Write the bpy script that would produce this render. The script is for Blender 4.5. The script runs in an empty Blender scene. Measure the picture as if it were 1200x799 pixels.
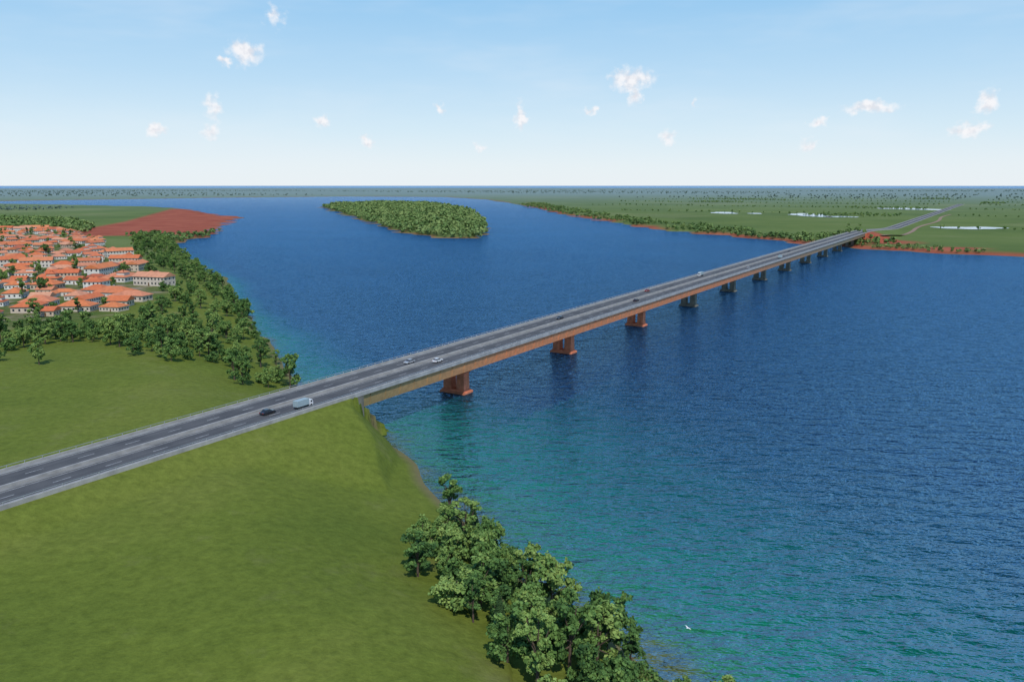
import bpy, math, random
import numpy as np
from mathutils import Vector, Matrix
random.seed(7); rng=np.random.default_rng(7)
sc=bpy.context.scene
sc.view_settings.view_transform='Standard'; sc.view_settings.look='None'; sc.view_settings.exposure=0

# ---------------------------------------------------------------- materials
def newmat(name):
    m=bpy.data.materials.new(name); m.use_nodes=True
    nt=m.node_tree; b=nt.nodes['Principled BSDF']
    return m,nt,b
def N(nt,t,**k):
    n=nt.nodes.new(t)
    for a,v in k.items(): setattr(n,a,v)
    return n
def simple(name,col,rough=.8,var=.15,scale=1.0,metal=0,bump=0):
    m,nt,b=newmat(name)
    tc=N(nt,'ShaderNodeTexCoord'); no=N(nt,'ShaderNodeTexNoise'); no.inputs['Scale'].default_value=scale; no.inputs['Detail'].default_value=4
    nt.links.new(tc.outputs['Object'],no.inputs['Vector'])
    r=N(nt,'ShaderNodeValToRGB'); r.color_ramp.elements[0].position=.3; r.color_ramp.elements[1].position=.7
    r.color_ramp.elements[0].color=[c*(1-var) for c in col]+[1]; r.color_ramp.elements[1].color=[min(1,c*(1+var)) for c in col]+[1]
    nt.links.new(no.outputs['Fac'],r.inputs['Fac']); nt.links.new(r.outputs['Color'],b.inputs['Base Color'])
    b.inputs['Roughness'].default_value=rough; b.inputs['Metallic'].default_value=metal
    return m
M_conc=simple('concrete',(.34,.33,.31),.85,.2,.4)
M_abut=simple('shaded_concrete',(.15,.14,.11),.9,.3,.4)  # dark tone puts the shadow at the near abutment into its colour
M_walk=simple('walkway_concrete',(.24,.24,.225),.9,.22,.3)
M_med=simple('median_concrete',(.22,.215,.20),.9,.25,.3)
M_white=simple('road_paint',(.42,.42,.41),.7,.35,.8)
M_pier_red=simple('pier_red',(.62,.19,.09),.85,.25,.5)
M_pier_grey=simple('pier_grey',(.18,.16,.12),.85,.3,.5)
M_steel=simple('galvanised_steel',(.45,.46,.47),.5,.1,2,.5)
M_dirt=simple('dirt_road',(.26,.17,.11),.95,.25,.05)
M_tyre=simple('tyre_rubber',(.02,.02,.02),.9)
M_glass=simple('vehicle_glass',(.02,.025,.03),.08,.05)
M_lamp=simple('headlamp',(.7,.7,.65),.2,.05)
M_tail=simple('tail_lamp',(.4,.02,.02),.3,.05)
M_win=simple('window_glass',(.04,.05,.06),.15,.2)
M_door=simple('door_wood',(.14,.07,.03),.6)
M_gull=simple('gull_feathers',(.75,.76,.76),.8,.05)
M_pond=simple('pond_water',(.34,.40,.43),.15,.1,.02)
# asphalt with wheel-track wear and patches along the lanes
m,nt,b=newmat('asphalt'); M_asph=m
tc=N(nt,'ShaderNodeTexCoord'); mp=N(nt,'ShaderNodeMapping'); mp.inputs['Scale'].default_value=(.03,1.1,1); nt.links.new(tc.outputs['Object'],mp.inputs['Vector'])
n1=N(nt,'ShaderNodeTexNoise'); n1.inputs['Scale'].default_value=1; n1.inputs['Detail'].default_value=5; nt.links.new(mp.outputs[0],n1.inputs['Vector'])
n2=N(nt,'ShaderNodeTexNoise'); n2.inputs['Scale'].default_value=.15; n2.inputs['Detail'].default_value=6; nt.links.new(tc.outputs['Object'],n2.inputs['Vector'])
ad=N(nt,'ShaderNodeMath',operation='MULTIPLY_ADD'); ad.inputs[1].default_value=.5; nt.links.new(n2.outputs['Fac'],ad.inputs[0]); 
mu=N(nt,'ShaderNodeMath',operation='MULTIPLY'); mu.inputs[1].default_value=.5; nt.links.new(n1.outputs['Fac'],mu.inputs[0]); nt.links.new(mu.outputs[0],ad.inputs[2])
r=N(nt,'ShaderNodeValToRGB'); r.color_ramp.elements[0].position=.35; r.color_ramp.elements[0].color=(.05,.05,.052,1); r.color_ramp.elements[1].position=.65; r.color_ramp.elements[1].color=(.105,.103,.10,1)
nt.links.new(ad.outputs[0],r.inputs['Fac']); nt.links.new(r.outputs['Color'],b.inputs['Base Color']); b.inputs['Roughness'].default_value=.9

def objvar(name,cols,rough=.85,nscale=.5):
    m,nt,b=newmat(name)
    oi=N(nt,'ShaderNodeObjectInfo'); r=N(nt,'ShaderNodeValToRGB'); cr=r.color_ramp; cr.interpolation='LINEAR'
    while len(cr.elements)<len(cols): cr.elements.new(.5)
    for i,c in enumerate(cols): cr.elements[i].position=i/(len(cols)-1); cr.elements[i].color=list(c)+[1]
    nt.links.new(oi.outputs['Random'],r.inputs['Fac'])
    tc=N(nt,'ShaderNodeTexCoord'); no=N(nt,'ShaderNodeTexNoise'); no.inputs['Scale'].default_value=nscale; no.inputs['Detail'].default_value=4
    nt.links.new(tc.outputs['Object'],no.inputs['Vector'])
    mr=N(nt,'ShaderNodeMapRange'); mr.inputs['To Min'].default_value=.65; mr.inputs['To Max'].default_value=1.35
    nt.links.new(no.outputs['Fac'],mr.inputs['Value'])
    mx=N(nt,'ShaderNodeVectorMath',operation='SCALE')
    nt.links.new(r.outputs['Color'],mx.inputs[0]); nt.links.new(mr.outputs['Result'],mx.inputs['Scale'])
    nt.links.new(mx.outputs['Vector'],b.inputs['Base Color']); b.inputs['Roughness'].default_value=rough
    return m
M_roof=objvar('terracotta_tiles',[(.50,.12,.04),(.62,.22,.09),(.38,.09,.035),(.58,.28,.16),(.54,.13,.045),(.58,.18,.06)])
M_wall=objvar('painted_plaster',[(.58,.52,.44),(.70,.68,.63),(.50,.38,.27),(.62,.58,.52)])
def carpaint(name,col):
    m=simple(name,col,.3,.04,3); m.node_tree.nodes['Principled BSDF'].inputs['Coat Weight'].default_value=.5; return m
M_cdark=carpaint('dark_car_paint',(.02,.022,.03)); M_cwhite=carpaint('white_car_paint',(.7,.7,.7)); M_cred=carpaint('red_car_paint',(.3,.03,.02)); M_csil=carpaint('silver_car_paint',(.35,.36,.38))
M_cargo=simple('cargo_box_paint',(.30,.38,.40),.5,.06,1)

def foliage(name,dark,mid,light,rnd=.45):
    m,nt,b=newmat(name)
    at=N(nt,'ShaderNodeAttribute'); at.attribute_name='tone'
    oi=N(nt,'ShaderNodeObjectInfo')
    ad=N(nt,'ShaderNodeMath',operation='MULTIPLY_ADD'); ad.inputs[1].default_value=rnd
    nt.links.new(oi.outputs['Random'],ad.inputs[0]); nt.links.new(at.outputs['Fac'],ad.inputs[2])
    r=N(nt,'ShaderNodeValToRGB'); r.color_ramp.elements[0].color=list(dark)+[1]; e=r.color_ramp.elements.new(.5); e.color=list(mid)+[1]; r.color_ramp.elements[-1].color=list(light)+[1]
    nt.links.new(ad.outputs[0],r.inputs['Fac']); nt.links.new(r.outputs['Color'],b.inputs['Base Color'])
    b.inputs['Roughness'].default_value=.8; b.inputs['Specular IOR Level'].default_value=.15
    return m
M_leaf=foliage('leaves',(.034,.085,.026),(.110,.205,.050),(.26,.36,.095),.62)
M_leafd=foliage('conifer_needles',(.015,.04,.015),(.04,.08,.025),(.06,.11,.03))
M_leaff=foliage('distant_leaves',(.045,.10,.03),(.115,.19,.055),(.21,.28,.09))
M_leafh=foliage('hazed_leaves',(.12,.175,.14),(.145,.205,.165),(.17,.23,.185))  # pale bluish haze put into the leaf colour of distant woods
M_bark=simple('bark',(.10,.07,.05),.95,.3,3)

# ---------------------------------------------------------------- helpers
def mesh_np(name,V,F,mats,smooth=False,matidx=None,attrs=None):
    V=np.asarray(V,dtype=np.float32); F=np.asarray(F,dtype=np.int32)
    me=bpy.data.meshes.new(name); k=F.shape[1]; n=len(F)
    me.vertices.add(len(V)); me.vertices.foreach_set('co',V.ravel())
    me.loops.add(n*k); me.loops.foreach_set('vertex_index',F.ravel())
    me.polygons.add(n); me.polygons.foreach_set('loop_start',np.arange(0,n*k,k,dtype=np.int32))
    me.polygons.foreach_set('loop_total',np.full(n,k,dtype=np.int32))
    for m in mats: me.materials.append(m)
    if matidx is not None: me.polygons.foreach_set('material_index',np.asarray(matidx,dtype=np.int32))
    me.polygons.foreach_set('use_smooth',np.full(n,smooth,dtype=bool))
    if attrs:
        for an,(dom,typ,arr) in attrs.items():
            a=me.attributes.new(an,typ,dom)
            a.data.foreach_set('color' if typ=='FLOAT_COLOR' else 'value',np.asarray(arr,dtype=np.float32).ravel())
    me.update(calc_edges=True); me.validate()
    return me
def link(o,parent=None):
    sc.collection.objects.link(o)
    if parent: o.parent=parent
    return o
def pymesh(name,V,F,mats,mi=None,smooth=False):
    me=bpy.data.meshes.new(name); me.from_pydata([tuple(v) for v in V],[],[tuple(f) for f in F])
    for m in mats: me.materials.append(m)
    me.update(); return me
class B:
    def __init__(s): s.V=[];s.F=[]
    def hexa(s,p):
        i=len(s.V); s.V+=p
        s.F+=[(i,i+3,i+2,i+1),(i+4,i+5,i+6,i+7),(i,i+1,i+5,i+4),(i+1,i+2,i+6,i+5),(i+2,i+3,i+7,i+6),(i+3,i,i+4,i+7)]
    def box(s,x0,x1,y0,y1,z0,z1,t=0,ty=None):
        ty=t if ty is None else ty
        s.hexa([(x0,y0,z0),(x1,y0,z0),(x1,y1,z0),(x0,y1,z0),(x0+t,y0+ty,z1),(x1-t,y0+ty,z1),(x1-t,y1-ty,z1),(x0+t,y1-ty,z1)])
    def poly(s,pts): i=len(s.V); s.V+=pts; s.F.append(tuple(range(i,i+len(pts))))
    def obj(s,name,mat,parent=None,bev=0):
        o=bpy.data.objects.new(name,pymesh(name,s.V,s.F,[mat])); link(o,parent)
        if bev: md=o.modifiers.new('b','BEVEL'); md.width=bev; md.segments=2
        return o

# ---------------------------------------------------------------- geography (metres, river surface z=0)
LS=[(400,-3000),(260,-400),(140,-100),(60,50),(24,117),(15,133),(8,145),(0,154),(-5,164),(-11,179),(-17,191),(-23,205),(-27,219),(-34,234),(-46,251),(-56,266),(-85,311),(-102,354),(-123,404),(-148,461),(-189,561),(-245,695),(-288,767),(-364,908),(-451,1095),(-468,1221),
    (-463,1235),(-473,1300),(-482,1378),(-520,1440),(-585,1687),(-640,1980),(-784,2174),(-1014,2626),(-1236,2931),(-1411,3049),(-1633,3177),(-1857,3315),(-2300,3500)]
FS=[(-2500,4016),(-2213,4491),(-1829,5091),(-1161,5659),(-448,5456),(-138,4491),(34,3315),(122,2379),(191,1853),(246,1487),(311,1306),(367,1182),(392,1080),(424,1021),(448,981),(490,943),(554,887),(603,828),(700,740),(1200,500),(3000,-500),(6000,-3000)]
WATER=LS+FS
ISL=[(-661,2900),(-700,3250),(-560,3550),(-300,3300),(-131,2546),(-56,1690),(-40,1380),(-47,1203),(-101,1222),(-182,1356),(-310,1770),(-476,2312)]
REDF=[(-1080,2620),(-900,2620),(-640,1990),(-500,1480),(-440,1230),(-600,1180),(-700,1250),(-800,1700)]
TOWN=[(-1150,1420),(-776,1391),(-576,1123),(-406,849),(-280,649),(-228,546),(-235,500),(-222,440),(-226,402),(-300,385),(-520,480)]
def pdist(X,Y,poly,closed=True):
    X=X.ravel();Y=Y.ravel();d=np.full(X.shape,1e12); n=len(poly)
    ins=np.zeros(X.shape,bool)
    for i in range(n):
        ax,ay=poly[i];bx,by=poly[(i+1)%n]
        if closed or i<n-1:
            dx,dy=bx-ax,by-ay; t=np.clip(((X-ax)*dx+(Y-ay)*dy)/(dx*dx+dy*dy),0,1)
            d=np.minimum(d,(X-ax-t*dx)**2+(Y-ay-t*dy)**2)
        c=((ay>Y)!=(by>Y))
        if by!=ay: ins^=c&(X<(bx-ax)*(Y-ay)/(by-ay)+ax)
    d=np.sqrt(d); return np.where(ins,d,-d)
BX,BY=-106.2,161.2; UX,UY=.517,.856; NX,NY=.856,-.517
def sl(X,Y): return (X-BX)*UX+(Y-BY)*UY,(X-BX)*NX+(Y-BY)*NY
def wxy(s,l): return BX+s*UX+l*NX, BY+s*UY+l*NY
def smooth(t): t=np.clip(t,0,1); return t*t*(3-2*t)
def wob(X,Y,L): return (np.sin(X/L+1.3*np.sin(Y/L*.7))+np.sin(Y/L*1.3+1.7*np.sin(X/L*.6+1)))*.5
def roadz(s): return 15-11*smooth((np.asarray(s,float)-1090)/420)
def land_sd(X,Y):
    X=np.asarray(X,float);Y=np.asarray(Y,float)
    r=np.hypot(X,Y)
    a=-pdist(X,Y,WATER).reshape(X.shape); b=pdist(X,Y,ISL).reshape(X.shape)
    sd=np.maximum(a,b)
    amp=np.clip(r/250,.6,10)
    return sd+amp*wob(X,Y,7)*.6+amp*wob(X,Y,19)*.9*np.clip(r/400,0.3,3)
def height(X,Y,sd=None):
    X=np.asarray(X,float);Y=np.asarray(Y,float)
    if sd is None: sd=land_sd(X,Y)
    left=smooth((500-Y)/250)*(X<250)
    hm=3.0+2.5*smooth((1500-Y)/500)*(X<0)+6*left
    h=hm*smooth((sd+6)/62)**1.0 - hm*smooth(np.array(6/62)) + .35*np.clip(sd/6,0,1)
    h=h+np.clip(sd/60,0,1)*(.5*wob(X,Y,28)+.25*wob(X+40,Y-9,11))*left
    h=np.where(sd<0,np.maximum(-4,.12*sd-.02),h)
    s,l=sl(X,Y); rz=roadz(s)-.35
    al=np.abs(l)
    e=rz-np.clip(al-12.5,0,None)*.33-np.clip(s-97,0,None)*.95*(s<600)-np.clip(12-sd,0,None)*.9*(al>11)
    e2=rz-np.clip(al-13,0,None)*.33-np.clip(1098-s,0,None)*.8
    E=np.where(s<600,e,e2); E=np.where(s>3700,-9,E)
    h=np.maximum(h,np.where(E>-3,E,-99))
    h=np.where((al<12.5)&((s<97)|(s>1098))&(s<3650),rz,h)
    r=np.hypot(X,Y); h=np.where(r>21000,-8,h)
    return h
def polar(r0,r1,nr,da):
    rr=np.concatenate([[.5,25],np.geomspace(r0,r1,nr)])
    a=np.concatenate([np.arange(-180,-48,4.),np.arange(-48,48,da),np.arange(48,180,4.)])
    a=np.radians(a); R,A=np.meshgrid(rr,a,indexing='ij')
    X=R*np.sin(A);Y=R*np.cos(A)
    nr_,na=R.shape; i=np.arange(nr_-1)[:,None]*na; j=np.arange(na)[None,:]; j2=(j+1)%na
    F=np.stack([i+j,i+j2,i+na+j2,i+na+j],-1).reshape(-1,4)[:,::-1]
    return X.ravel(),Y.ravel(),F
# ---- ground sheet
X,Y,F=polar(55,95000,720,.2)
SD=land_sd(X,Y); Z=height(X,Y,SD)
red=smooth((pdist(X,Y,REDF)+5)/20)
town=smooth((pdist(X,Y,TOWN)+15)/30)
s_,l_=sl(X,Y)
sand=np.clip(1-np.abs(SD-.5)/ (2.6+np.hypot(X,Y)/400),0,1)*.85
nb=(.5+.5*wob(X,Y,60))*(X>0)
redbank=np.clip(1-SD/45,0,1)*1.5*(X>80)*(Y>650)*np.clip(nb*2.4-.3,0,1)
redbank=np.maximum(redbank,np.clip(1-np.hypot((s_-1105)/60,(l_-20)/70),0,1)*2)
redbank=np.maximum(redbank,smooth(1-np.hypot((X-85)/75,(Y-2900)/800))*2)
redbank=np.maximum(redbank,smooth(1-np.hypot((X-520)/60,(Y-975)/32))*2*(l_>25))
redbank=redbank*(SD>-5)
red=np.clip(np.maximum(red,redbank),0,1)
red=np.maximum(red,np.clip(1-SD/14,0,1)*(X<0)*(Y>1000)*.7)
far=smooth((np.hypot(X,Y)-450)/700)
msk=np.stack([red,town,sand,far],-1)
m,nt,b=newmat('ground_soil_grass')
tc=N(nt,'ShaderNodeTexCoord'); at=N(nt,'ShaderNodeAttribute'); at.attribute_name='mask'
sep=N(nt,'ShaderNodeSeparateColor'); nt.links.new(at.outputs['Color'],sep.inputs[0])
def noise(nt,tc,scale,det=5,rough=.55,out='Object'):
    n=N(nt,'ShaderNodeTexNoise'); n.inputs['Scale'].default_value=scale; n.inputs['Detail'].default_value=det; n.inputs['Roughness'].default_value=rough
    nt.links.new(tc.outputs[out],n.inputs['Vector']); return n
def ramp(nt,src,stops):
    r=N(nt,'ShaderNodeValToRGB'); cr=r.color_ramp
    while len(cr.elements)<len(stops): cr.elements.new(.5)
    for e,(p,c) in zip(cr.elements,stops): e.position=p; e.color=list(c)+[1]
    nt.links.new(src,r.inputs['Fac']); return r.outputs['Color']
def mix(nt,fac,a,c,mode='MIX'):
    n=N(nt,'ShaderNodeMix',data_type='RGBA',blend_type=mode)
    if hasattr(fac,'is_linked') : nt.links.new(fac,n.inputs[0])
    else: n.inputs[0].default_value=fac
    for s,v in ((6,a),(7,c)):
        if hasattr(v,'is_linked'): nt.links.new(v,n.inputs[s])
        else: n.inputs[s].default_value=list(v)+[1]
    return n.outputs[2]
g1=ramp(nt,noise(nt,tc,.014,6,.62).outputs['Fac'],[(.3,(.092,.127,.018)),(.5,(.120,.153,.022)),(.7,(.154,.175,.032))])
g2=ramp(nt,noise(nt,tc,.5,6,.75).outputs['Fac'],[(.3,(.68,.70,.64)),(.7,(1.3,1.28,1.32))])
near=mix(nt,.85,g1,g2,'MULTIPLY')
gd=N(nt,'ShaderNodeValToRGB'); gd.color_ramp.elements[0].position=.57; gd.color_ramp.elements[0].color=(0,0,0,1); gd.color_ramp.elements[1].position=.74; gd.color_ramp.elements[1].color=(.5,.5,.5,1)
nt.links.new(noise(nt,tc,.045,6,.7).outputs['Fac'],gd.inputs['Fac'])
near=mix(nt,gd.outputs['Color'],near,(.19,.19,.07))
vo=N(nt,'ShaderNodeTexVoronoi'); vo.inputs['Scale'].default_value=.0022; vo.inputs['Randomness'].default_value=.8; nt.links.new(tc.outputs['Object'],vo.inputs['Vector'])
sp=N(nt,'ShaderNodeSeparateColor'); nt.links.new(vo.outputs['Color'],sp.inputs[0])
f1=ramp(nt,sp.outputs[0],[(.1,(.085,.130,.030)),(.5,(.13,.175,.040)),(.75,(.10,.148,.036)),(1,(.18,.20,.08))])
f2=ramp(nt,noise(nt,tc,.004,6,.65).outputs['Fac'],[(.35,(.075,.12,.030)),(.55,(.13,.175,.045)),(.7,(.18,.20,.08))])
farc=mix(nt,.6,f1,f2)
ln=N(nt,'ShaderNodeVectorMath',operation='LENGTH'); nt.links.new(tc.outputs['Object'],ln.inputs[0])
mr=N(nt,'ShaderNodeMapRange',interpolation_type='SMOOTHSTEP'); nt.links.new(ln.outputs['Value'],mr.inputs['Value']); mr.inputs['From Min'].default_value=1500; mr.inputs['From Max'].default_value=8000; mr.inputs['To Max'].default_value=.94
farc=mix(nt,mr.outputs[0],farc,(.185,.25,.235))  # haze painted into the land colour, paler and bluer with distance
col=mix(nt,at.outputs['Alpha'],near,farc)
tcol=ramp(nt,noise(nt,tc,.05,4,.65).outputs['Fac'],[(.42,(.07,.11,.02)),(.54,(.12,.13,.04)),(.66,(.28,.22,.16))])
col=mix(nt,sep.outputs[1],col,tcol)
rc=ramp(nt,noise(nt,tc,.02,5,.6).outputs['Fac'],[(.3,(.24,.055,.03)),(.7,(.38,.11,.06))])
col=mix(nt,sep.outputs[0],col,rc)
col=mix(nt,sep.outputs[2],col,(.16,.13,.07))
nt.links.new(col,b.inputs['Base Color']); b.inputs['Roughness'].default_value=.95; b.inputs['Specular IOR Level'].default_value=.1
bp=N(nt,'ShaderNodeBump'); bp.inputs['Strength'].default_value=.5; bp.inputs['Distance'].default_value=.7; nt.links.new(noise(nt,tc,.5,4,.7).outputs['Fac'],bp.inputs['Height']); nt.links.new(bp.outputs['Normal'],b.inputs['Normal'])
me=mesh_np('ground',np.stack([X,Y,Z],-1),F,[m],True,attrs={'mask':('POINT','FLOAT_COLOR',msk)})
link(bpy.data.objects.new('ground',me))

# ---- water sheet
X,Y,F=polar(55,95000,420,.35)
SD=land_sd(X,Y); R=np.hypot(X,Y)
s_,l_=sl(X,Y)
k=.92+2.0*smooth((s_-95)/150)*(l_<40)+3*smooth((R-420)/200)
depth=np.clip(-SD*k,0,200)
m,nt,b=newmat('river_water')
tc=N(nt,'ShaderNodeTexCoord'); at=N(nt,'ShaderNodeAttribute'); at.attribute_name='depth'
nz=noise(nt,tc,.03,4,.6)
ma=N(nt,'ShaderNodeMath',operation='MULTIPLY_ADD'); ma.inputs[1].default_value=.28; nt.links.new(nz.outputs['Fac'],ma.inputs[0])
md=N(nt,'ShaderNodeMath',operation='MULTIPLY'); md.inputs[1].default_value=1/120.; nt.links.new(at.outputs['Fac'],md.inputs[0])
nt.links.new(md.outputs[0],ma.inputs[2])
sub=N(nt,'ShaderNodeMath',operation='SUBTRACT'); sub.inputs[1].default_value=.14; nt.links.new(ma.outputs[0],sub.inputs[0])
c=ramp(nt,sub.outputs[0],[(0,(.10,.13,.045)),(.05,(.03,.19,.08)),(.18,(.005,.165,.095)),(.38,(.002,.095,.078)),(.66,(.001,.034,.062)),(1,(.001,.014,.050))])
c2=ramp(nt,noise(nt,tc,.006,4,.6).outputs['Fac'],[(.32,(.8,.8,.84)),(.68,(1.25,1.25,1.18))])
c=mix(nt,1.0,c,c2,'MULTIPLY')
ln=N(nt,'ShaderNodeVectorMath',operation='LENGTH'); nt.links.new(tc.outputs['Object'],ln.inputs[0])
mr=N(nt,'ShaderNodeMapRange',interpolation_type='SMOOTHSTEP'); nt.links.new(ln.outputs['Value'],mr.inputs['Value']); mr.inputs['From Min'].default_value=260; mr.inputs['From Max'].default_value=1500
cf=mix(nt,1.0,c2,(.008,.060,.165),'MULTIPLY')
c=mix(nt,mr.outputs[0],c,cf)  # sky reflection on far water partly painted as a lighter blue body colour
mp=N(nt,'ShaderNodeMapping'); mp.inputs['Rotation'].default_value=(0,0,.35); mp.inputs['Scale'].default_value=(1,2.0,1); nt.links.new(tc.outputs['Object'],mp.inputs['Vector'])
n1=N(nt,'ShaderNodeTexNoise'); n1.inputs['Scale'].default_value=.11; n1.inputs['Detail'].default_value=4; n1.inputs['Roughness'].default_value=.6; nt.links.new(mp.outputs['Vector'],n1.inputs['Vector'])
b1=N(nt,'ShaderNodeBump'); b1.inputs['Strength'].default_value=1.0; b1.inputs['Distance'].default_value=13.0
nt.links.new(n1.outputs['Fac'],b1.inputs['Height'])
nt.nodes.remove(b); out=[n for n in nt.nodes if n.type=='OUTPUT_MATERIAL'][0]
df=N(nt,'ShaderNodeBsdfDiffuse'); gl=N(nt,'ShaderNodeBsdfGlossy'); gl.inputs['Roughness'].default_value=.20
m2=N(nt,'ShaderNodeMapRange',interpolation_type='SMOOTHSTEP'); nt.links.new(ln.outputs['Value'],m2.inputs['Value']); m2.inputs['From Min'].default_value=500; m2.inputs['From Max'].default_value=6000
nt.links.new(mix(nt,m2.outputs[0],(.27,.54,.80),(.72,.86,.98)),gl.inputs['Color'])  # reflection tint painted bluer near, paler toward the horizon
nt.links.new(c,df.inputs['Color'])
fr=N(nt,'ShaderNodeFresnel'); fr.inputs['IOR'].default_value=1.33
for q in(df,gl,fr): nt.links.new(b1.outputs['Normal'],q.inputs['Normal'])
fm=N(nt,'ShaderNodeMath',operation='MULTIPLY'); fm.inputs[1].default_value=.72; nt.links.new(fr.outputs[0],fm.inputs[0])
ms=N(nt,'ShaderNodeMixShader'); nt.links.new(fm.outputs[0],ms.inputs[0]); nt.links.new(df.outputs[0],ms.inputs[1]); nt.links.new(gl.outputs[0],ms.inputs[2]); nt.links.new(ms.outputs[0],out.inputs['Surface'])
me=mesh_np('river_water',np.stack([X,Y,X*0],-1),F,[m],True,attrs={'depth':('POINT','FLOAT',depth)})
link(bpy.data.objects.new('river_water',me))

# ---------------------------------------------------------------- ponds
def blob(name,cx,cy,rx,ry,mat,dz=.12,seed=0):
    rnd=random.Random(seed); ph=[rnd.uniform(0,6.28) for _ in range(3)]; V=[];n=60
    zz=float(height(np.array([cx]),np.array([cy]))[0])
    for i in range(n):
        a=i/n*2*math.pi; q=1+.2*math.sin(2*a+ph[0])+.13*math.sin(3*a+ph[1])+.08*math.sin(7*a+ph[2])
        V.append((cx+rx*q*math.cos(a),cy+ry*q*math.sin(a),zz+dz))
    o=bpy.data.objects.new(name,pymesh(name,V,[tuple(range(n))],[mat])); link(o)
for i,(cx,cy,rx,ry) in enumerate([(570,2230,38,60),(640,2180,16,40),(740,2060,42,120),(775,1950,30,45),(798,1440,50,48),(1250,2600,90,110)]):
    blob('pond',cx,cy,rx,ry,M_pond,.5,i)

# ---------------------------------------------------------------- trees
def make_tree(name,seed,h,cr,nleaf=3200,leaf=.36,conifer=False,zc=.5):
    r=np.random.default_rng(seed); V=[];F=[];MI=[];T=[]
    def tube(p0,p1,r0,r1,n=6):
        p0=np.array(p0,float);p1=np.array(p1,float);d=p1-p0;d/=np.linalg.norm(d)
        a=np.cross(d,[.3,.9,.1]);a/=np.linalg.norm(a);c=np.cross(d,a);i=len(V)
        for p,q in((p0,r0),(p1,r1)):
            for k in range(n):
                t=k/n*2*math.pi; V.append(p+q*(a*math.cos(t)+c*math.sin(t)))
        for k in range(n): F.append((i+k,i+(k+1)%n,i+n+(k+1)%n,i+n+k));MI.append(0);T.append(.5)
    if not conifer:
        th=h*.36; tube((0,0,-.6),(0.1,0,th),h*.024,h*.017); tube((.1,0,th),(r.normal()*.3,r.normal()*.3,h*.75),h*.017,h*.007)
        lobes=[]
        nl=r.integers(10,15)
        for i in range(nl):
            a=i*2.4+r.uniform(0,.8); hh=r.uniform(.22,.90); wz=math.sqrt(max(0.08,1-((hh-zc)/.48)**2))
            rad=cr*.68*wz*r.uniform(.5,1.15)
            c=np.array([rad*math.cos(a),rad*math.sin(a),h*hh]); q=cr*r.uniform(.2,.40)
            lobes.append((c,q)); 
            tube((0.05,0,h*r.uniform(.25,.45)),c,h*.010,h*.004,5)
        lobes.append((np.array([r.normal()*.6,r.normal()*.6,h*.89]),cr*.28)); lobes.append((np.array([0,0,h*.6]),cr*.5))
        tot=sum(q*q for _,q in lobes)
        for c,q in lobes:
            n=int(nleaf*q*q/tot); tone=r.uniform(-.12,.30)+.12*(c[2]/h)  # higher lobes get a lighter tone, top light put into leaf colour
            sub=[]
            for _ in range(11):
                d=r.normal(size=3); d/=np.linalg.norm(d); sub.append((c+d*q*r.uniform(.5,.95)*np.array([1,1,.8]),q*r.uniform(.22,.5),tone+r.uniform(-.15,.25)))
            for k in range(n):
                cc,qq,tt=sub[r.integers(0,11)] 
                d=r.normal(size=3); d/=np.linalg.norm(d)
                p=cc+d*qq*r.uniform(.5,1.25)*np.array([1,1,.85])
                nn=d*.8+r.normal(size=3)*.4+np.array([0,0,.3]); nn/=np.linalg.norm(nn)
                a=np.cross(nn,r.normal(size=3)); a/=np.linalg.norm(a)+1e-9; bb=np.cross(nn,a)
                s=leaf*r.uniform(.45,1.1); i=len(V)
                V+= [p-a*s-bb*s*.5,p+a*s*.3-bb*s*.9,p+a*s+bb*s*.4,p-a*s*.2+bb*s*.8]
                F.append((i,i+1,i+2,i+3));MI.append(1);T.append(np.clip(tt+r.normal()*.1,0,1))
    else:
        tube((0,0,-.5),(0,0,h*.96),h*.02,h*.004)
        for k in range(nleaf):
            u=r.uniform()**.65; z=h*(.1+.9*(1-u)); tier=.72+.28*((z/h*9)%1.0*-1+1)
            rad=cr*u*tier*r.uniform(.55,1.05); a=r.uniform(0,6.283)
            p=np.array([rad*math.cos(a),rad*math.sin(a),z-rad*.25]); d=np.array([math.cos(a)*.7,math.sin(a)*.7,.6])
            nn=d+r.normal(size=3)*.4; nn/=np.linalg.norm(nn); aa=np.cross(nn,r.normal(size=3)); aa/=np.linalg.norm(aa); bb=np.cross(nn,aa)
            s=leaf*r.uniform(.6,1.2); i=len(V)
            V+= [p-aa*s,p-bb*s*.6,p+aa*s,p+bb*s*.6]; F.append((i,i+1,i+2,i+3));MI.append(1);T.append(np.clip(.3+r.normal()*.15,0,1))
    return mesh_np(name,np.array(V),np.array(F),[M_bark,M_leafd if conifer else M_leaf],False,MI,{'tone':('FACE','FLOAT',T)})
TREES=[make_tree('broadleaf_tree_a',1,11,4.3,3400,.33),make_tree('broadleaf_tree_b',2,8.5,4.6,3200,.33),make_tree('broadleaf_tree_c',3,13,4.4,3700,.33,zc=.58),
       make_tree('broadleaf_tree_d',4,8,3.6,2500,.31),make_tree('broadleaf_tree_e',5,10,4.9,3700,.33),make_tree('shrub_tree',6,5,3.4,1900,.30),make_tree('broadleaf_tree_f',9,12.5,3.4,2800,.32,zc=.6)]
CON=[make_tree('conifer_tree_a',11,9,2.4,2200,.32,True),make_tree('conifer_tree_b',12,10.5,2.7,2400,.32,True)]
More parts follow.
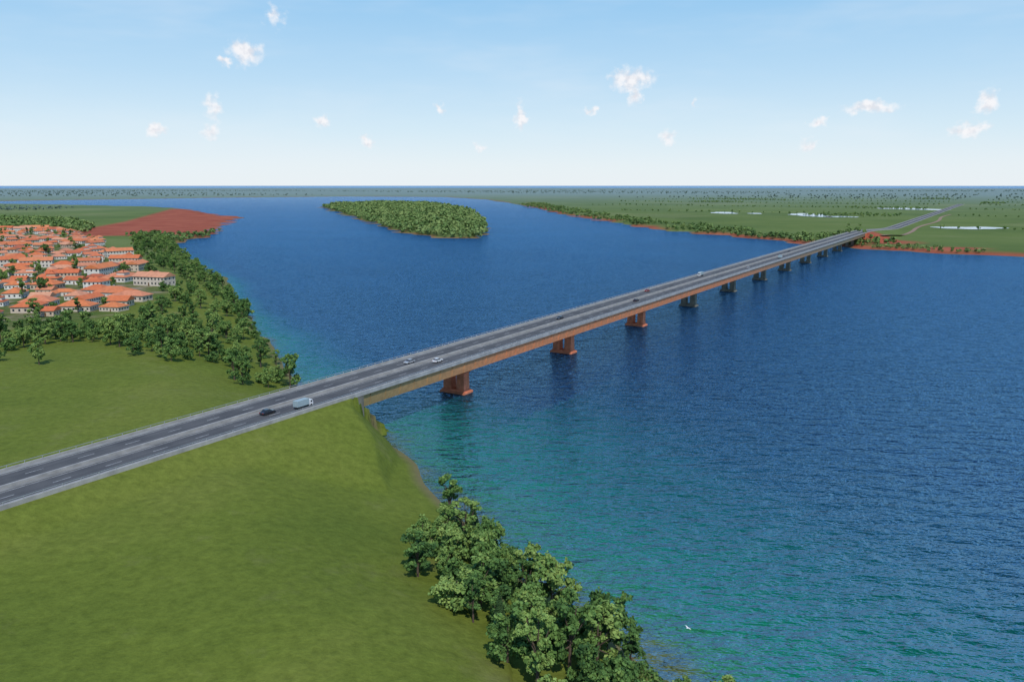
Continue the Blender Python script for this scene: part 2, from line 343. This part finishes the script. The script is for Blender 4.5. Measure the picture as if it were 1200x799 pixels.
def place_trees(pts,name='broadleaf_tree',meshes=TREES,smin=.8,smax=1.15):
    P=np.array(pts,float); hz=height(P[:,0],P[:,1])
    for (x,y),z in zip(pts,hz):
        me=random.choice(meshes); o=bpy.data.objects.new(name if me is not TREES[5] else 'riverside_shrub',me)
        s=random.uniform(smin,smax); o.location=(x,y,z-.1); o.scale=(s*random.uniform(.85,1.15),s*random.uniform(.85,1.15),s*random.uniform(.85,1.2)); o.rotation_euler=(0,0,random.uniform(0,6.28)); link(o)
def scatter(poly,dmin,n=4000,cond=None,seed=1,maxn=9999):
    r=np.random.default_rng(seed); P=np.array(poly,float); lo=P.min(0);hi=P.max(0)
    c=r.uniform(lo,hi,size=(n,2)); c=c[pdist(c[:,0],c[:,1],poly)>0]
    if cond is not None: c=c[cond(c)]
    grid={};out=[]
    for x,y in c:
        gx,gy=int(x//dmin),int(y//dmin); ok=True
        for i in(-1,0,1):
            for j in(-1,0,1):
                for q in grid.get((gx+i,gy+j),()):
                    if (q[0]-x)**2+(q[1]-y)**2<dmin*dmin: ok=False
        if ok: grid.setdefault((gx,gy),[]).append((x,y)); out.append((float(x),float(y)))
        if len(out)>=maxn: break
    return out
onland=lambda c: land_sd(c[:,0],c[:,1])>2.0
CL=[(-20,158),(-19,173),(-15,177),(-11,172),(-6,158),(0,149),(8,138),(17,124),(25,111),(36,90),(5,90),(1,110),(-5,124),(-11,131),(-18,144)]
place_trees(scatter(CL,4.4,3000,lambda c: (land_sd(c[:,0],c[:,1])>.4)&(wob(c[:,0]+5,c[:,1],6)>-.8),5),smin=.55,smax=1.08)
place_trees([(-8.5,168),(-2,123)],'conifer_tree',CON,.85,.95)
BANDS=[([(-225,372),(-205,392),(-205,420),(-160,378),(-94,322),(-84,306),(-92,296),(-104,296),(-120,298),(-133,300),(-150,330),(-180,338),(-202,330),(-235,330)],7.2),
       ([(-200,425),(-212,500),(-222,560),(-262,650),(-390,850),(-510,1108),(-455,1100),(-360,900),(-290,755),(-185,550),(-146,455),(-118,400),(-94,345),(-88,318),(-150,365)],8.4)]
opening=lambda c: (wob(c[:,0],c[:,1],14)>-.4)&onland(c)
for i,(pl,d) in enumerate(BANDS): place_trees(scatter(pl,d,9000,opening,20+i,450),smin=.62,smax=1.15)
place_trees(scatter(TOWN,20,9000,None,33,280),smin=.5,smax=1.05)
place_trees([(-176,298),(-150,318),(-196,305)],'broadleaf_tree',TREES[:5],.7,.9)

def mass(name,pts,hmin,hmax,seed=0,nq=44,lsz=.16,mat=None):
    """distant wood: every crown is its own clump of leaf faces, joined in one mesh"""
    r=np.random.default_rng(seed); P=np.array(pts,float); n=len(P); z0=height(P[:,0],P[:,1])
    H=r.uniform(hmin,hmax,n); R=H*r.uniform(.38,.55,n)
    d=r.normal(size=(n,nq,3)); d/=np.linalg.norm(d,axis=2,keepdims=True); d[:,:,2]=d[:,:,2]*.9+.1
    lob=r.integers(0,4,(n,nq)); la=r.uniform(0,6.28,(n,4)); lz=r.uniform(-.25,.3,(n,4))
    off=np.stack([np.cos(la)*.5,np.sin(la)*.5,lz],-1)
    c=np.take_along_axis(off,lob[:,:,None].repeat(3,2),1)
    p=(c+d*.62*r.uniform(.8,1.05,(n,nq,1)))
    p=p*np.stack([R,R,H*.5],-1)[:,None,:]
    p[:,:,2]+= (z0+H*.52)[:,None]; p[:,:,0]+=P[:,0][:,None]; p[:,:,1]+=P[:,1][:,None]
    nn=d+r.normal(size=d.shape)*.35; nn/=np.linalg.norm(nn,axis=2,keepdims=True)
    a=np.cross(nn,r.normal(size=d.shape)); a/=np.linalg.norm(a,axis=2,keepdims=True); b=np.cross(nn,a)
    s=(H[:,None,None]*lsz*r.uniform(.7,1.3,(n,nq,1)))
    V=np.stack([p-a*s-b*s*.4,p+a*s*.3-b*s,p+a*s+b*s*.4,p-a*s*.3+b*s],2).reshape(-1,3)
    F=np.arange(len(V)).reshape(-1,4)
    tone=np.clip(r.uniform(.0,.6,(n,1))+np.take_along_axis(r.uniform(-.12,.2,(n,4)),lob,1)+r.normal(size=(n,nq))*.05,0,1).ravel()
    link(bpy.data.objects.new(name,mesh_np(name,V,F,[mat or M_leaff],False,None,{'tone':('FACE','FLOAT',tone)})))
mass('island_forest',scatter(ISL,9,90000,lambda c: land_sd(c[:,0],c[:,1])>4,41),5,14,1,36,.17)
def nearshore(lo,hi,gate):
    def f(c):
        sd=land_sd(c[:,0],c[:,1]); return (sd>lo)&(sd<hi)&(wob(c[:,0],c[:,1],45)>gate)
    return f
RB=[(10,3300),(150,3300),(330,2400),(560,1500),(640,1160),(460,1020),(380,1000),(230,1400),(150,1850),(90,2379)]
mass('far_bank_trees',scatter(RB,9,40000,nearshore(9,75,-.3),51,2200),4,10,2)
RB2=[(430,1030),(520,1010),(640,960),(1000,800),(1000,600),(560,820),(440,950)]
mass('far_bank_trees',scatter(RB2,7,9000,lambda c:(land_sd(c[:,0],c[:,1])>8)&(land_sd(c[:,0],c[:,1])<36)&(np.abs(sl(c[:,0],c[:,1])[1])>30)&(wob(c[:,0],c[:,1],25)>-.3),52,500),3.5,7,3)
RB3=[(330,2300),(300,3300),(900,4800),(2600,4800),(2300,2400),(1300,1500),(700,1300)]
def hedge(c):
    s,l=sl(c[:,0],c[:,1]); return (np.abs(l)>60)&(((np.abs((s+30*wob(c[:,0],c[:,1],90))%620-310)<8))|(wob(c[:,0]+300,c[:,1],170)>.86))
mass('plain_trees',scatter(RB3,15,90000,hedge,53,1700),4,8,4,24,.2,M_leaff)
def band(c): return (wob(c[:,0],c[:,1],900)>.0)&(np.abs(sl(c[:,0],c[:,1])[1])>60)&(land_sd(c[:,0],c[:,1])>20)
mass('distant_woods',scatter([(-9000,5000),(-9000,12000),(10000,12000),(10000,4000),(2600,4200),(300,5200),(-400,6000),(-1200,6300),(-2300,5600)],95,60000,band,54,3000),5,8,5,12,.6,M_leafh)
FL=[(-1500,1949),(-942,1757),(-707,1410),(-652,1260),(-780,1420),(-1200,1500)]
mass('woods',scatter(FL,10,9000,None,55,900),6,12,6)
mass('woods',scatter([(-4500,2300),(-1500,2300),(-1350,2700),(-1800,3000),(-4500,3200)],22,20000,lambda c:(wob(c[:,0],c[:,1],120)>.1)&onland(c),56,1500),6,11,7,24,.2,M_leafh)
PT=[(-500,1150),(-430,1110),(-440,1200),(-452,1300),(-475,1400),(-500,1400),(-480,1250),(-560,1190)]
mass('peninsula_trees',scatter(PT,8,4000,onland,57,260),5,9,8)

# ---------------------------------------------------------------- road & bridge frame
ANG=math.atan2(UY,UX)
def frame(name):
    e=bpy.data.objects.new(name,None); e.location=(BX,BY,0); e.rotation_euler=(0,0,ANG); link(e); return e
def strip(name,S,y0,y1,dz,mat,parent,thick=None,dz0=None):
    S=np.asarray(S,float); z=roadz(S)+dz; V=[];F=[]
    if thick is None:
        for s,q in zip(S,z): V+=[(s,y0,q),(s,y1,q)]
        F=[(2*i,2*i+2,2*i+3,2*i+1) for i in range(len(S)-1)]
    else:
        for s,q in zip(S,z): V+=[(s,y0,q-thick),(s,y1,q-thick),(s,y1,q),(s,y0,q)]
        for i in range(len(S)-1):
            a=4*i;b=a+4
            for k in range(4): k2=(k+1)%4; F.append((a+k,a+k2,b+k2,b+k))
        F+=[(3,2,1,0),(b,b+1,b+2,b+3)]
    o=bpy.data.objects.new(name,pymesh(name,V,F,[mat])); return link(o,parent)
def dashes(name,S0,S1,y,parent,L=4,gap=8):
    V=[];F=[];s=S0
    while s<S1:
        z=float(roadz(s))+.012; z2=float(roadz(s+L))+.012;i=len(V); V+=[(s,y-.09,z),(s+L,y-.09,z2),(s+L,y+.09,z2),(s,y+.09,z)];F.append((i,i+1,i+2,i+3)); s+=L+gap
    link(bpy.data.objects.new(name,pymesh(name,V,F,[M_white])),parent)
def carriage(parent,S):
    for sg,nm in((1,'left'),(-1,'right')):
        ys=sorted((sg*1.7,sg*9.0)); strip(nm+'_carriageway',S,ys[0],ys[1],0,M_asph,parent)
        ys=sorted((sg*9.0,sg*10.62)); strip(nm+'_walkway',S,ys[0],ys[1],.14,M_walk,parent,.4)
        for y in(2.05,8.6): strip(nm+'_edge_line',S,sg*y-.08,sg*y+.08,.008,M_white,parent)
        dashes(nm+'_lane_marking',S[0]+2,S[-1]-6,sg*5.3,parent)
    strip('median',S,-1.7,1.7,.16,M_med,parent,.4)
    strip('median_barrier',S,-.22,.22,.75,M_conc,parent,.588)
def rail(parent,S0,S1,step=4):
    for sg,nm in((1,'left'),(-1,'right')):
        y=sg*10.82; bb=B(); s=S0+1
        while s<S1-1:
            z=float(roadz(s)); bb.box(s-.06,s+.06,y-.06,y+.06,z+.6,z+1.15); s+=step
        bb.obj(nm+'_rail_posts',M_steel,parent)
def seq(a,b,n): return np.linspace(a,b,n)
road=frame('road')
Sr=seq(-330,98,40); carriage(road,Sr)
for sg,nm in((1,'left'),(-1,'right')):
    ys=sorted((sg*10.65,sg*11.0)); strip(nm+'_barrier',Sr,ys[0],ys[1],.62,M_conc,road,1.2); strip(nm+'_handrail',Sr,sg*10.82-.05,sg*10.82+.05,1.25,M_steel,road,.1)
rail(road,-330,98)
br=frame('bridge'); Sb=seq(98,1098,90); carriage(br,Sb)
strip('deck_slab',Sb,-11,11,-.03,M_conc,br,.55)
for sg,nm in((1,'left'),(-1,'right')):
    ys=sorted((sg*10.65,sg*11.0)); strip(nm+'_parapet',Sb,ys[0],ys[1],.62,M_conc,br,.645); strip(nm+'_handrail',Sb,sg*10.82-.05,sg*10.82+.05,1.25,M_steel,br,.1)
rail(br,98,1098)
m,nt,b=newmat('graded_girder'); tc=N(nt,'ShaderNodeTexCoord'); sx=N(nt,'ShaderNodeSeparateXYZ'); nt.links.new(tc.outputs['Object'],sx.inputs[0])
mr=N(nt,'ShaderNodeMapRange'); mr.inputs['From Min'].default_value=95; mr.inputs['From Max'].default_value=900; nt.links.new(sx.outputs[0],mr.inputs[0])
c=ramp(nt,mr.outputs[0],[(0,(.30,.22,.09)),(.05,(.46,.25,.10)),(.11,(.70,.25,.10)),(.45,(.64,.23,.10)),(.65,(.40,.22,.12)),(1,(.26,.21,.13))])  # base colour runs khaki, orange, then dull brown along the span
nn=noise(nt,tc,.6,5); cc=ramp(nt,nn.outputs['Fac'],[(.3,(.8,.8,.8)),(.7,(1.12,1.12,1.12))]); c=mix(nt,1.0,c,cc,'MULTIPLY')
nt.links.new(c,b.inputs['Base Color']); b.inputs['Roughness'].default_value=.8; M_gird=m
V=[];F=[]
for s in Sb:
    V+=[(s,-10.5,14.40),(s,-9.9,10.4),(s,9.9,10.4),(s,10.5,14.40)]
for i in range(len(Sb)-1):
    a=4*i;c4=a+4
    for k in range(4): k2=(k+1)%4; F.append((a+k,a+k2,c4+k2,c4+k))
F+=[(3,2,1,0),(c4,c4+1,c4+2,c4+3)]
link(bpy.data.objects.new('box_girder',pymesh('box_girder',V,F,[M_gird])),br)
fl=B()
for s in np.arange(104,1096,7.3):
    for sg in(1,-1):
        fl.hexa([(s-.1,sg*9.85,10.45),(s+.1,sg*9.85,10.45),(s+.1,sg*10.05,10.45),(s-.1,sg*10.05,10.45),(s-.1,sg*10.4,14.35),(s+.1,sg*10.4,14.35),(s+.1,sg*10.62,14.35),(s-.1,sg*10.62,14.35)])
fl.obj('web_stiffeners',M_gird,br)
ps=164.6
i=0
while ps<1060:
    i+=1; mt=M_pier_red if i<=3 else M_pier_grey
    bb=B(); 
    bb.box(ps-3.0,ps+3.0,-5.6,5.6,-4,.8)
    bb.box(ps-2.6,ps+2.6,-5.2,5.2,.8,1.4,.2)
    for y in(-3.0,3.0): bb.box(ps-1.9,ps+1.9,y-1.75,y+1.75,1.4,7.8,.12)
    bb.hexa([(ps-1.85,-4.7,7.8),(ps+1.85,-4.7,7.8),(ps+1.85,4.7,7.8),(ps-1.85,4.7,7.8),(ps-2.2,-7.4,9.9),(ps+2.2,-7.4,9.9),(ps+2.2,7.4,9.9),(ps-2.2,7.4,9.9)])
    for y in(-5,0,5): bb.box(ps-.9,ps+.9,y-.9,y+.9,9.9,10.4)
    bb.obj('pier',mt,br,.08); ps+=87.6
for s,nm,mt in((98.6,'near_abutment',M_abut),(1097,'far_abutment',M_pier_red)):
    bb=B(); bb.box(s-1.6,s+1.4,-10.4,10.4,3,10.35)
    for sg in(1,-1): bb.box(s-7,s+1.5,sg*10.75-.22,sg*10.75+.22,6,14.35)
    bb.obj(nm,mt,br)
road2=frame('road'); Sf=seq(1098,3600,70); carriage(road2,Sf)
for sg,nm in((1,'left'),(-1,'right')):
    ys=sorted((sg*10.65,sg*11.0)); strip(nm+'_barrier',Sf,ys[0],ys[1],.62,M_conc,road2,1.2)
Sd=seq(1115,2300,80); V=[];F=[]
Lc=28+10*smooth((Sd-1150)/300)+5*np.sin(Sd/90)
xa,ya=wxy(Sd,Lc-3.2); xb,yb=wxy(Sd,Lc+3.2); za=np.maximum(height(xa,ya),height(xb,yb))+.25
for q in range(len(Sd)): V+=[(xa[q],ya[q],za[q]),(xb[q],yb[q],za[q])]
F=[(2*i,2*i+1,2*i+3,2*i+2) for i in range(len(Sd)-1)]
link(bpy.data.objects.new('dirt_road',pymesh('dirt_road',V,F,[M_dirt])))

# ---------------------------------------------------------------- vehicles
def wheels(parent,xs,yw,r=.33,w=.24):
    for k,(x,y) in enumerate([(x,s*yw) for x in xs for s in(1,-1)]):
        V=[];n=14
        for yy in(-w/2,w/2):
            for i in range(n): a=i/n*6.283; V.append((x+r*math.cos(a),y+yy,r+r*math.sin(a)))
        F=[(i,(i+1)%n,n+(i+1)%n,n+i) for i in range(n)]+[tuple(range(n)),tuple(range(2*n-1,n-1,-1))]
        link(bpy.data.objects.new('wheel_%d'%(k+1),pymesh('wheel',V,F,[M_tyre])),parent)
def extr(prof,y0,y1,mat,name,parent,inset=0,bev=.05):
    V=[(x,y0+(inset if z>.95 else 0),z) for x,z in prof]+[(x,y1-(inset if z>.95 else 0),z) for x,z in prof]; n=len(prof)
    F=[(i,i+n,(i+1)%n+n,(i+1)%n) for i in range(n)]+[tuple(range(n)),tuple(range(2*n-1,n-1,-1))]
    o=link(bpy.data.objects.new(name,pymesh(name,V,F,[mat])),parent); md=o.modifiers.new('b','BEVEL'); md.width=bev; md.segments=2; return o
def car(s,lat,mat,back=False):
    e=bpy.data.objects.new('car',None); x,y=wxy(s,lat); e.location=(x,y,float(roadz(s))+.01); e.rotation_euler=(0,0,ANG+(math.pi if back else 0)); link(e)
    extr([(-2.2,.28),(2.2,.28),(2.28,.6),(2.1,.82),(1.1,.93),(-1.75,.94),(-2.2,.88),(-2.26,.55)],-.88,.88,mat,'body',e)
    extr([(-1.7,.93),(1.05,.93),(.35,1.36),(-1.15,1.38)],-.80,.80,M_glass,'windows',e,.14,.03)
    extr([(-1.2,1.37),(.38,1.35),(.30,1.45),(-1.08,1.46)],-.68,.68,mat,'roof',e,0,.03)
    wheels(e,(-1.35,1.38),.80)
    bb=B(); 
    for sg in(1,-1): bb.box(2.15,2.30,sg*.62-.18,sg*.62+.18,.6,.74)
    bb.obj('headlamps',M_lamp,e); bb=B()
    for sg in(1,-1): bb.box(-2.29,-2.18,sg*.64-.16,sg*.64+.16,.62,.78)
    bb.obj('tail_lamps',M_tail,e)
def truck(s,lat,back=False,scale=1):
    e=bpy.data.objects.new('box_truck',None); x,y=wxy(s,lat); e.location=(x,y,float(roadz(s))+.01); e.rotation_euler=(0,0,ANG+(math.pi if back else 0)); e.scale=(scale,)*3; link(e)
    extr([(2.0,.5),(3.9,.5),(3.95,1.5),(3.55,2.5),(2.0,2.6)],-1.1,1.1,M_cwhite,'cab',e)
    extr([(3.62,1.55),(3.99,1.55),(3.70,2.3),(3.50,2.3)],-.95,.95,M_glass,'windscreen',e,0,.01)
    bb=B(); 
    for sg in(1,-1): bb.box(2.7,3.45,sg*1.1-.02,sg*1.1+.02,1.55,2.2)
    bb.obj('side_windows',M_glass,e)
    bb=B(); bb.box(-3.9,1.85,-1.22,1.22,.95,3.2); bb.obj('cargo_box',M_cargo,e,.05)
    bb=B(); bb.box(-3.8,3.6,-.5,.5,.45,.93); bb.obj('chassis',M_tyre,e)
    wheels(e,(-2.7,-1.6,2.9),1.0,.48,.3)
car(69,3.6,M_cdark); truck(79,7.1,scale=.78); car(141,-3.6,M_csil,True); car(148,3.6,M_cwhite); car(255,-3.5,M_cdark,True)
car(330,3.5,M_cdark); car(372,-7,M_cred,True); truck(470,-7,True,.9); car(540,7,M_csil); truck(640,7,False,.9); car(720,-3.5,M_cdark,True)

# ---------------------------------------------------------------- houses
def house_parts(w,d,h,kind,floors):
    W=B();R=B();G=B();D=B(); ov=.6; pitch=.46
    def body(x0,x1,y0,y1,zt):
        W.box(x0,x1,y0,y1,-1.5,zt)
    def roof(x0,x1,y0,y1,z,hip,along='x'):
        x0-=ov;x1+=ov;y0-=ov;y1+=ov
        if along=='x':
            rh=(y1-y0)/2*pitch; ym=(y0+y1)/2; i=(y1-y0)/2 if hip else 0
            a=(x0,y0,z);b_=(x1,y0,z);c_=(x1,y1,z);d_=(x0,y1,z);e=(x0+i,ym,z+rh);f=(x1-i,ym,z+rh)
        else:
            rh=(x1-x0)/2*pitch; xm=(x0+x1)/2; i=(x1-x0)/2 if hip else 0
            a=(x1,y0,z);b_=(x1,y1,z);c_=(x0,y1,z);d_=(x0,y0,z);e=(xm,y0+i,z+rh);f=(xm,y1-i,z+rh)
        R.poly([a,b_,f,e]);R.poly([c_,d_,e,f]);R.poly([b_,c_,f]);R.poly([d_,a,e]);R.poly([d_,c_,b_,a])
    body(-w/2,w/2,-d/2,d/2,h); roof(-w/2,w/2,-d/2,d/2,h+.003,kind!='gable')
    if kind=='L':
        body(-w/2,-w/2+d*.8,-d/2-d*.9,-d/2+.01,h-.3); roof(-w/2,-w/2+d*.8,-d/2-d*.9,d*.1,h-.28,True,'y')
    if kind=='tower':
        body(w*.05,w*.4,-d*.3,d*.3,h+3); roof(w*.05,w*.4,-d*.3,d*.3,h+3.003,True)
    for fl in range(floors):
        z=1+fl*2.9
        n=int(w//2.6)
        for k in range(n):
            x=-w/2+(k+.5)*w/n
            for sy in(-1,1):
                if sy<0 and kind=='L' and x<-w/2+d*.8+.6: continue
                if fl==0 and k==n//2 and sy<0: D.box(x-.5,x+.5,-d/2-.05,-d/2+.02,0,2.1); continue
                y=sy*d/2; G.box(x-.55,x+.55,y-.04,y+.04,z,z+1.25)
        for k in range(int(d//3)):
            y=-d/2+(k+.5)*d/int(d//3)
            for sx in(-1,1): x=sx*w/2; G.box(x-.04,x+.04,y-.5,y+.5,z,z+1.25)
    return [('walls',pymesh('walls',W.V,W.F,[M_wall])),('roof',pymesh('roof',R.V,R.F,[M_roof])),('windows',pymesh('windows',G.V,G.F,[M_win])),('door',pymesh('door',D.V,D.F,[M_door]))]
HV=[house_parts(13,10,3.2,'gable',1),house_parts(16,12,3.3,'hip',1),house_parts(12,11,5.8,'hip',2),house_parts(18,9,3.2,'L',1),house_parts(24,11,5.8,'gable',2),house_parts(16,11,3.4,'tower',1),house_parts(10,9,3.2,'gable',1),house_parts(20,12,3.4,'hip',1)]
cand=scatter(TOWN,20,30000,lambda c:(wob(c[:,0],c[:,1],32)>-.5)&(c[:,0]>-.66*c[:,1]-50),78,330)
P=np.array(cand); HZ=height(P[:,0],P[:,1])
for (x,y),z in zip(P,HZ):
    dist=.45+.5*math.sin(x/110)+.35*math.sin(y/140)
    e=bpy.data.objects.new('house',None); e.location=(x,y,z+.15); e.rotation_euler=(0,0,dist+random.choice([0,0,0,math.pi/2,math.pi])+random.uniform(-.15,.15)); sc_=random.uniform(.75,1.15); e.scale=(sc_,)*3; link(e)
    for nm,me in random.choice(HV): link(bpy.data.objects.new(nm,me),e)

# ---------------------------------------------------------------- gull over the shallows
def gull(x,y,z,rot):
    V=[(.25,0,0),(-.2,.05,0),(-.2,-.05,0),(0,.08,.05),(0,-.08,.05),(0,0,-.07),(-.32,.07,.0),(-.32,-.07,.0),
       (.08,.35,.14),(-.1,.35,.12),(-.08,.72,.05),(.08,-.35,.14),(-.1,-.35,.12),(-.08,-.72,.05)]
    F=[(0,3,4),(0,5,3),(0,4,5),(3,1,2,4),(5,1,3),(5,4,2),(1,5,2),(1,6,7,2),(3,8,9,1),(8,10,9),(4,2,12,11),(11,12,13)]
    o=link(bpy.data.objects.new('seagull',pymesh('seagull',V,F,[M_gull]))); o.location=(x,y,z); o.rotation_euler=(.15,-.1,rot)
for q in[(30,128,3,.6)]: gull(*q)

# ---------------------------------------------------------------- sky
SUN_EL=52; tx,ty=.16,-.987
w=bpy.data.worlds.new('World'); sc.world=w; w.use_nodes=True; nt=w.node_tree; bg=nt.nodes['Background']
try: w.cycles.sampling_method='MANUAL'; w.cycles.sample_map_resolution=256
except Exception: pass
sky=N(nt,'ShaderNodeTexSky'); sky.sky_type='NISHITA'; sky.sun_disc=False; sky.sun_elevation=math.radians(SUN_EL); sky.sun_rotation=math.atan2(tx,ty); sky.air_density=1.0; sky.dust_density=.4; sky.ozone_density=1.5
tc=N(nt,'ShaderNodeTexCoord'); sx=N(nt,'ShaderNodeSeparateXYZ'); nt.links.new(tc.outputs['Generated'],sx.inputs[0])
def M(op,a,b=None,c=None):
    n=N(nt,'ShaderNodeMath',operation=op)
    for i,v in enumerate((a,b,c)):
        if v is None: continue
        if hasattr(v,'is_linked'): nt.links.new(v,n.inputs[i])
        else: n.inputs[i].default_value=v
    return n.outputs[0]
az=M('MULTIPLY',M('ARCTAN2',sx.outputs[0],sx.outputs[1]),57.2958); el=M('MULTIPLY',M('ARCSINE',sx.outputs[2]),57.2958)
cx=N(nt,'ShaderNodeCombineXYZ'); nt.links.new(az,cx.inputs[0]); nt.links.new(el,cx.inputs[1])
wn=N(nt,'ShaderNodeTexNoise'); wn.inputs['Scale'].default_value=1.1; wn.inputs['Detail'].default_value=4; wn.inputs['Roughness'].default_value=.55; nt.links.new(cx.outputs[0],wn.inputs['Vector'])
v1=N(nt,'ShaderNodeVectorMath',operation='SUBTRACT'); nt.links.new(wn.outputs['Color'],v1.inputs[0]); v1.inputs[1].default_value=(.5,.5,.5)
v2=N(nt,'ShaderNodeVectorMath',operation='MULTIPLY_ADD'); nt.links.new(v1.outputs[0],v2.inputs[0]); v2.inputs[1].default_value=(2.0,1.4,0); nt.links.new(cx.outputs[0],v2.inputs[2])
CLD=[(-17.2,8.2,1.0,.75,1.05),(-18.6,7.6,.4,.35,.9),(8,6.9,1.35,.7,1.15),(8.1,6.0,.6,.9,.95),(22.8,4.7,1.4,.4,1.1),(-22.8,3.3,.7,.4,.95),(-19.4,4.8,.8,1.1,.8),(-19.6,3.3,.8,.6,.75),(-15.3,10.4,.9,.9,.7),(.6,4.4,.5,1.1,.9),(29.2,4.8,.6,.75,.95),(28.5,3.3,1.0,.5,1.05),(-12.7,4.1,.5,.5,.9),(-4.9,5.0,.5,.5,.8),(-9.7,2.9,.6,.5,.85),(5.4,4.9,.4,.3,.75),(10.5,3.2,.8,.6,.8),(19.8,3.9,.7,.4,.9),(19.4,2.5,.7,.6,.8),(12.2,5.2,.3,.5,.65),(-2.2,2.6,.6,.5,.65),(-38,6,1.3,.8,.9),(40,7,1.2,.8,.9)]
acc=None
for a,e_,rx,ry,op in CLD:
    s=N(nt,'ShaderNodeVectorMath',operation='MULTIPLY_ADD'); nt.links.new(v2.outputs[0],s.inputs[0]); s.inputs[1].default_value=(1/(rx*1.2),1/(ry*1.2),0); s.inputs[2].default_value=(-a/(rx*1.2),-e_/(ry*1.2),0)
    l=N(nt,'ShaderNodeVectorMath',operation='LENGTH'); nt.links.new(s.outputs[0],l.inputs[0])
    q=M('SUBTRACT',op-.1,l.outputs['Value'])
    acc=q if acc is None else M('MAXIMUM',acc,q)
fn=N(nt,'ShaderNodeTexNoise'); fn.inputs['Scale'].default_value=2.0; fn.inputs['Detail'].default_value=5; fn.inputs['Roughness'].default_value=.5; nt.links.new(cx.outputs[0],fn.inputs['Vector'])
den=M('ADD',acc,M('MULTIPLY',M('SUBTRACT',fn.outputs['Fac'],.5),1.0))
mr=N(nt,'ShaderNodeMapRange',interpolation_type='SMOOTHSTEP'); nt.links.new(den,mr.inputs['Value']); mr.inputs['From Min'].default_value=-.15; mr.inputs['From Max'].default_value=.75
cm=mr.outputs[0]
mp=N(nt,'ShaderNodeMapping'); mp.inputs['Scale'].default_value=(.05,.22,1); nt.links.new(cx.outputs[0],mp.inputs['Vector'])
hn=N(nt,'ShaderNodeTexNoise'); hn.inputs['Scale'].default_value=1; hn.inputs['Detail'].default_value=4; hn.inputs['Roughness'].default_value=.6; nt.links.new(mp.outputs[0],hn.inputs['Vector'])
mh=N(nt,'ShaderNodeMapRange',interpolation_type='SMOOTHSTEP'); nt.links.new(hn.outputs['Fac'],mh.inputs['Value']); mh.inputs['From Min'].default_value=.42; mh.inputs['From Max'].default_value=.8; mh.inputs['To Max'].default_value=.35
g=M('DIVIDE',M('MAXIMUM',el,0.0),90.0)
def L(r,g_,b_): return tuple(((v/255+.055)/1.055)**2.4 for v in (r,g_,b_))
gr=N(nt,'ShaderNodeValToRGB'); cr=gr.color_ramp
st=[(0,L(236,244,250)),(.014,L(232,243,250)),(.04,L(214,236,250)),(.078,L(187,222,248)),(.13,L(154,205,244)),(.28,L(96,160,225)),(1,L(50,105,190))]
while len(cr.elements)<len(st): cr.elements.new(.5)
for e,(p,c) in zip(cr.elements,st): e.position=p; e.color=list(c)+[1]
nt.links.new(g,gr.inputs['Fac'])
sc10=N(nt,'ShaderNodeVectorMath',operation='SCALE'); nt.links.new(gr.outputs['Color'],sc10.inputs[0]); sc10.inputs['Scale'].default_value=10
base=mix(nt,.90,sky.outputs[0],sc10.outputs[0])
base=mix(nt,mh.outputs[0],base,(8.2,8.8,9.4))
cc=ramp(nt,fn.outputs['Fac'],[(.38,(.78,.78,.83)),(.56,(.95,.94,.96))])
c10=N(nt,'ShaderNodeVectorMath',operation='SCALE'); nt.links.new(cc,c10.inputs[0]); c10.inputs['Scale'].default_value=10
fin=mix(nt,M('MULTIPLY',cm,.92),base,c10.outputs[0])
nt.links.new(fin,bg.inputs['Color']); bg.inputs['Strength'].default_value=.1
sl_=bpy.data.lights.new('sun','SUN'); sl_.energy=3.2; sl_.angle=math.radians(.5); sl_.color=(1,.96,.9)
so=bpy.data.objects.new('sun',sl_); link(so)
ce=math.cos(math.radians(SUN_EL)); so.rotation_euler=Vector((tx*ce,ty*ce,math.sin(math.radians(SUN_EL)))).to_track_quat('Z','Y').to_euler()

cam=bpy.data.cameras.new('camera'); co=bpy.data.objects.new('camera',cam); link(co)
cam.sensor_width=36; cam.lens=960/1200*36; cam.clip_end=200000; cam.clip_start=1
co.location=(0,0,77); co.rotation_euler=(math.pi/2-math.atan(182.5/960),0,0); sc.camera=co
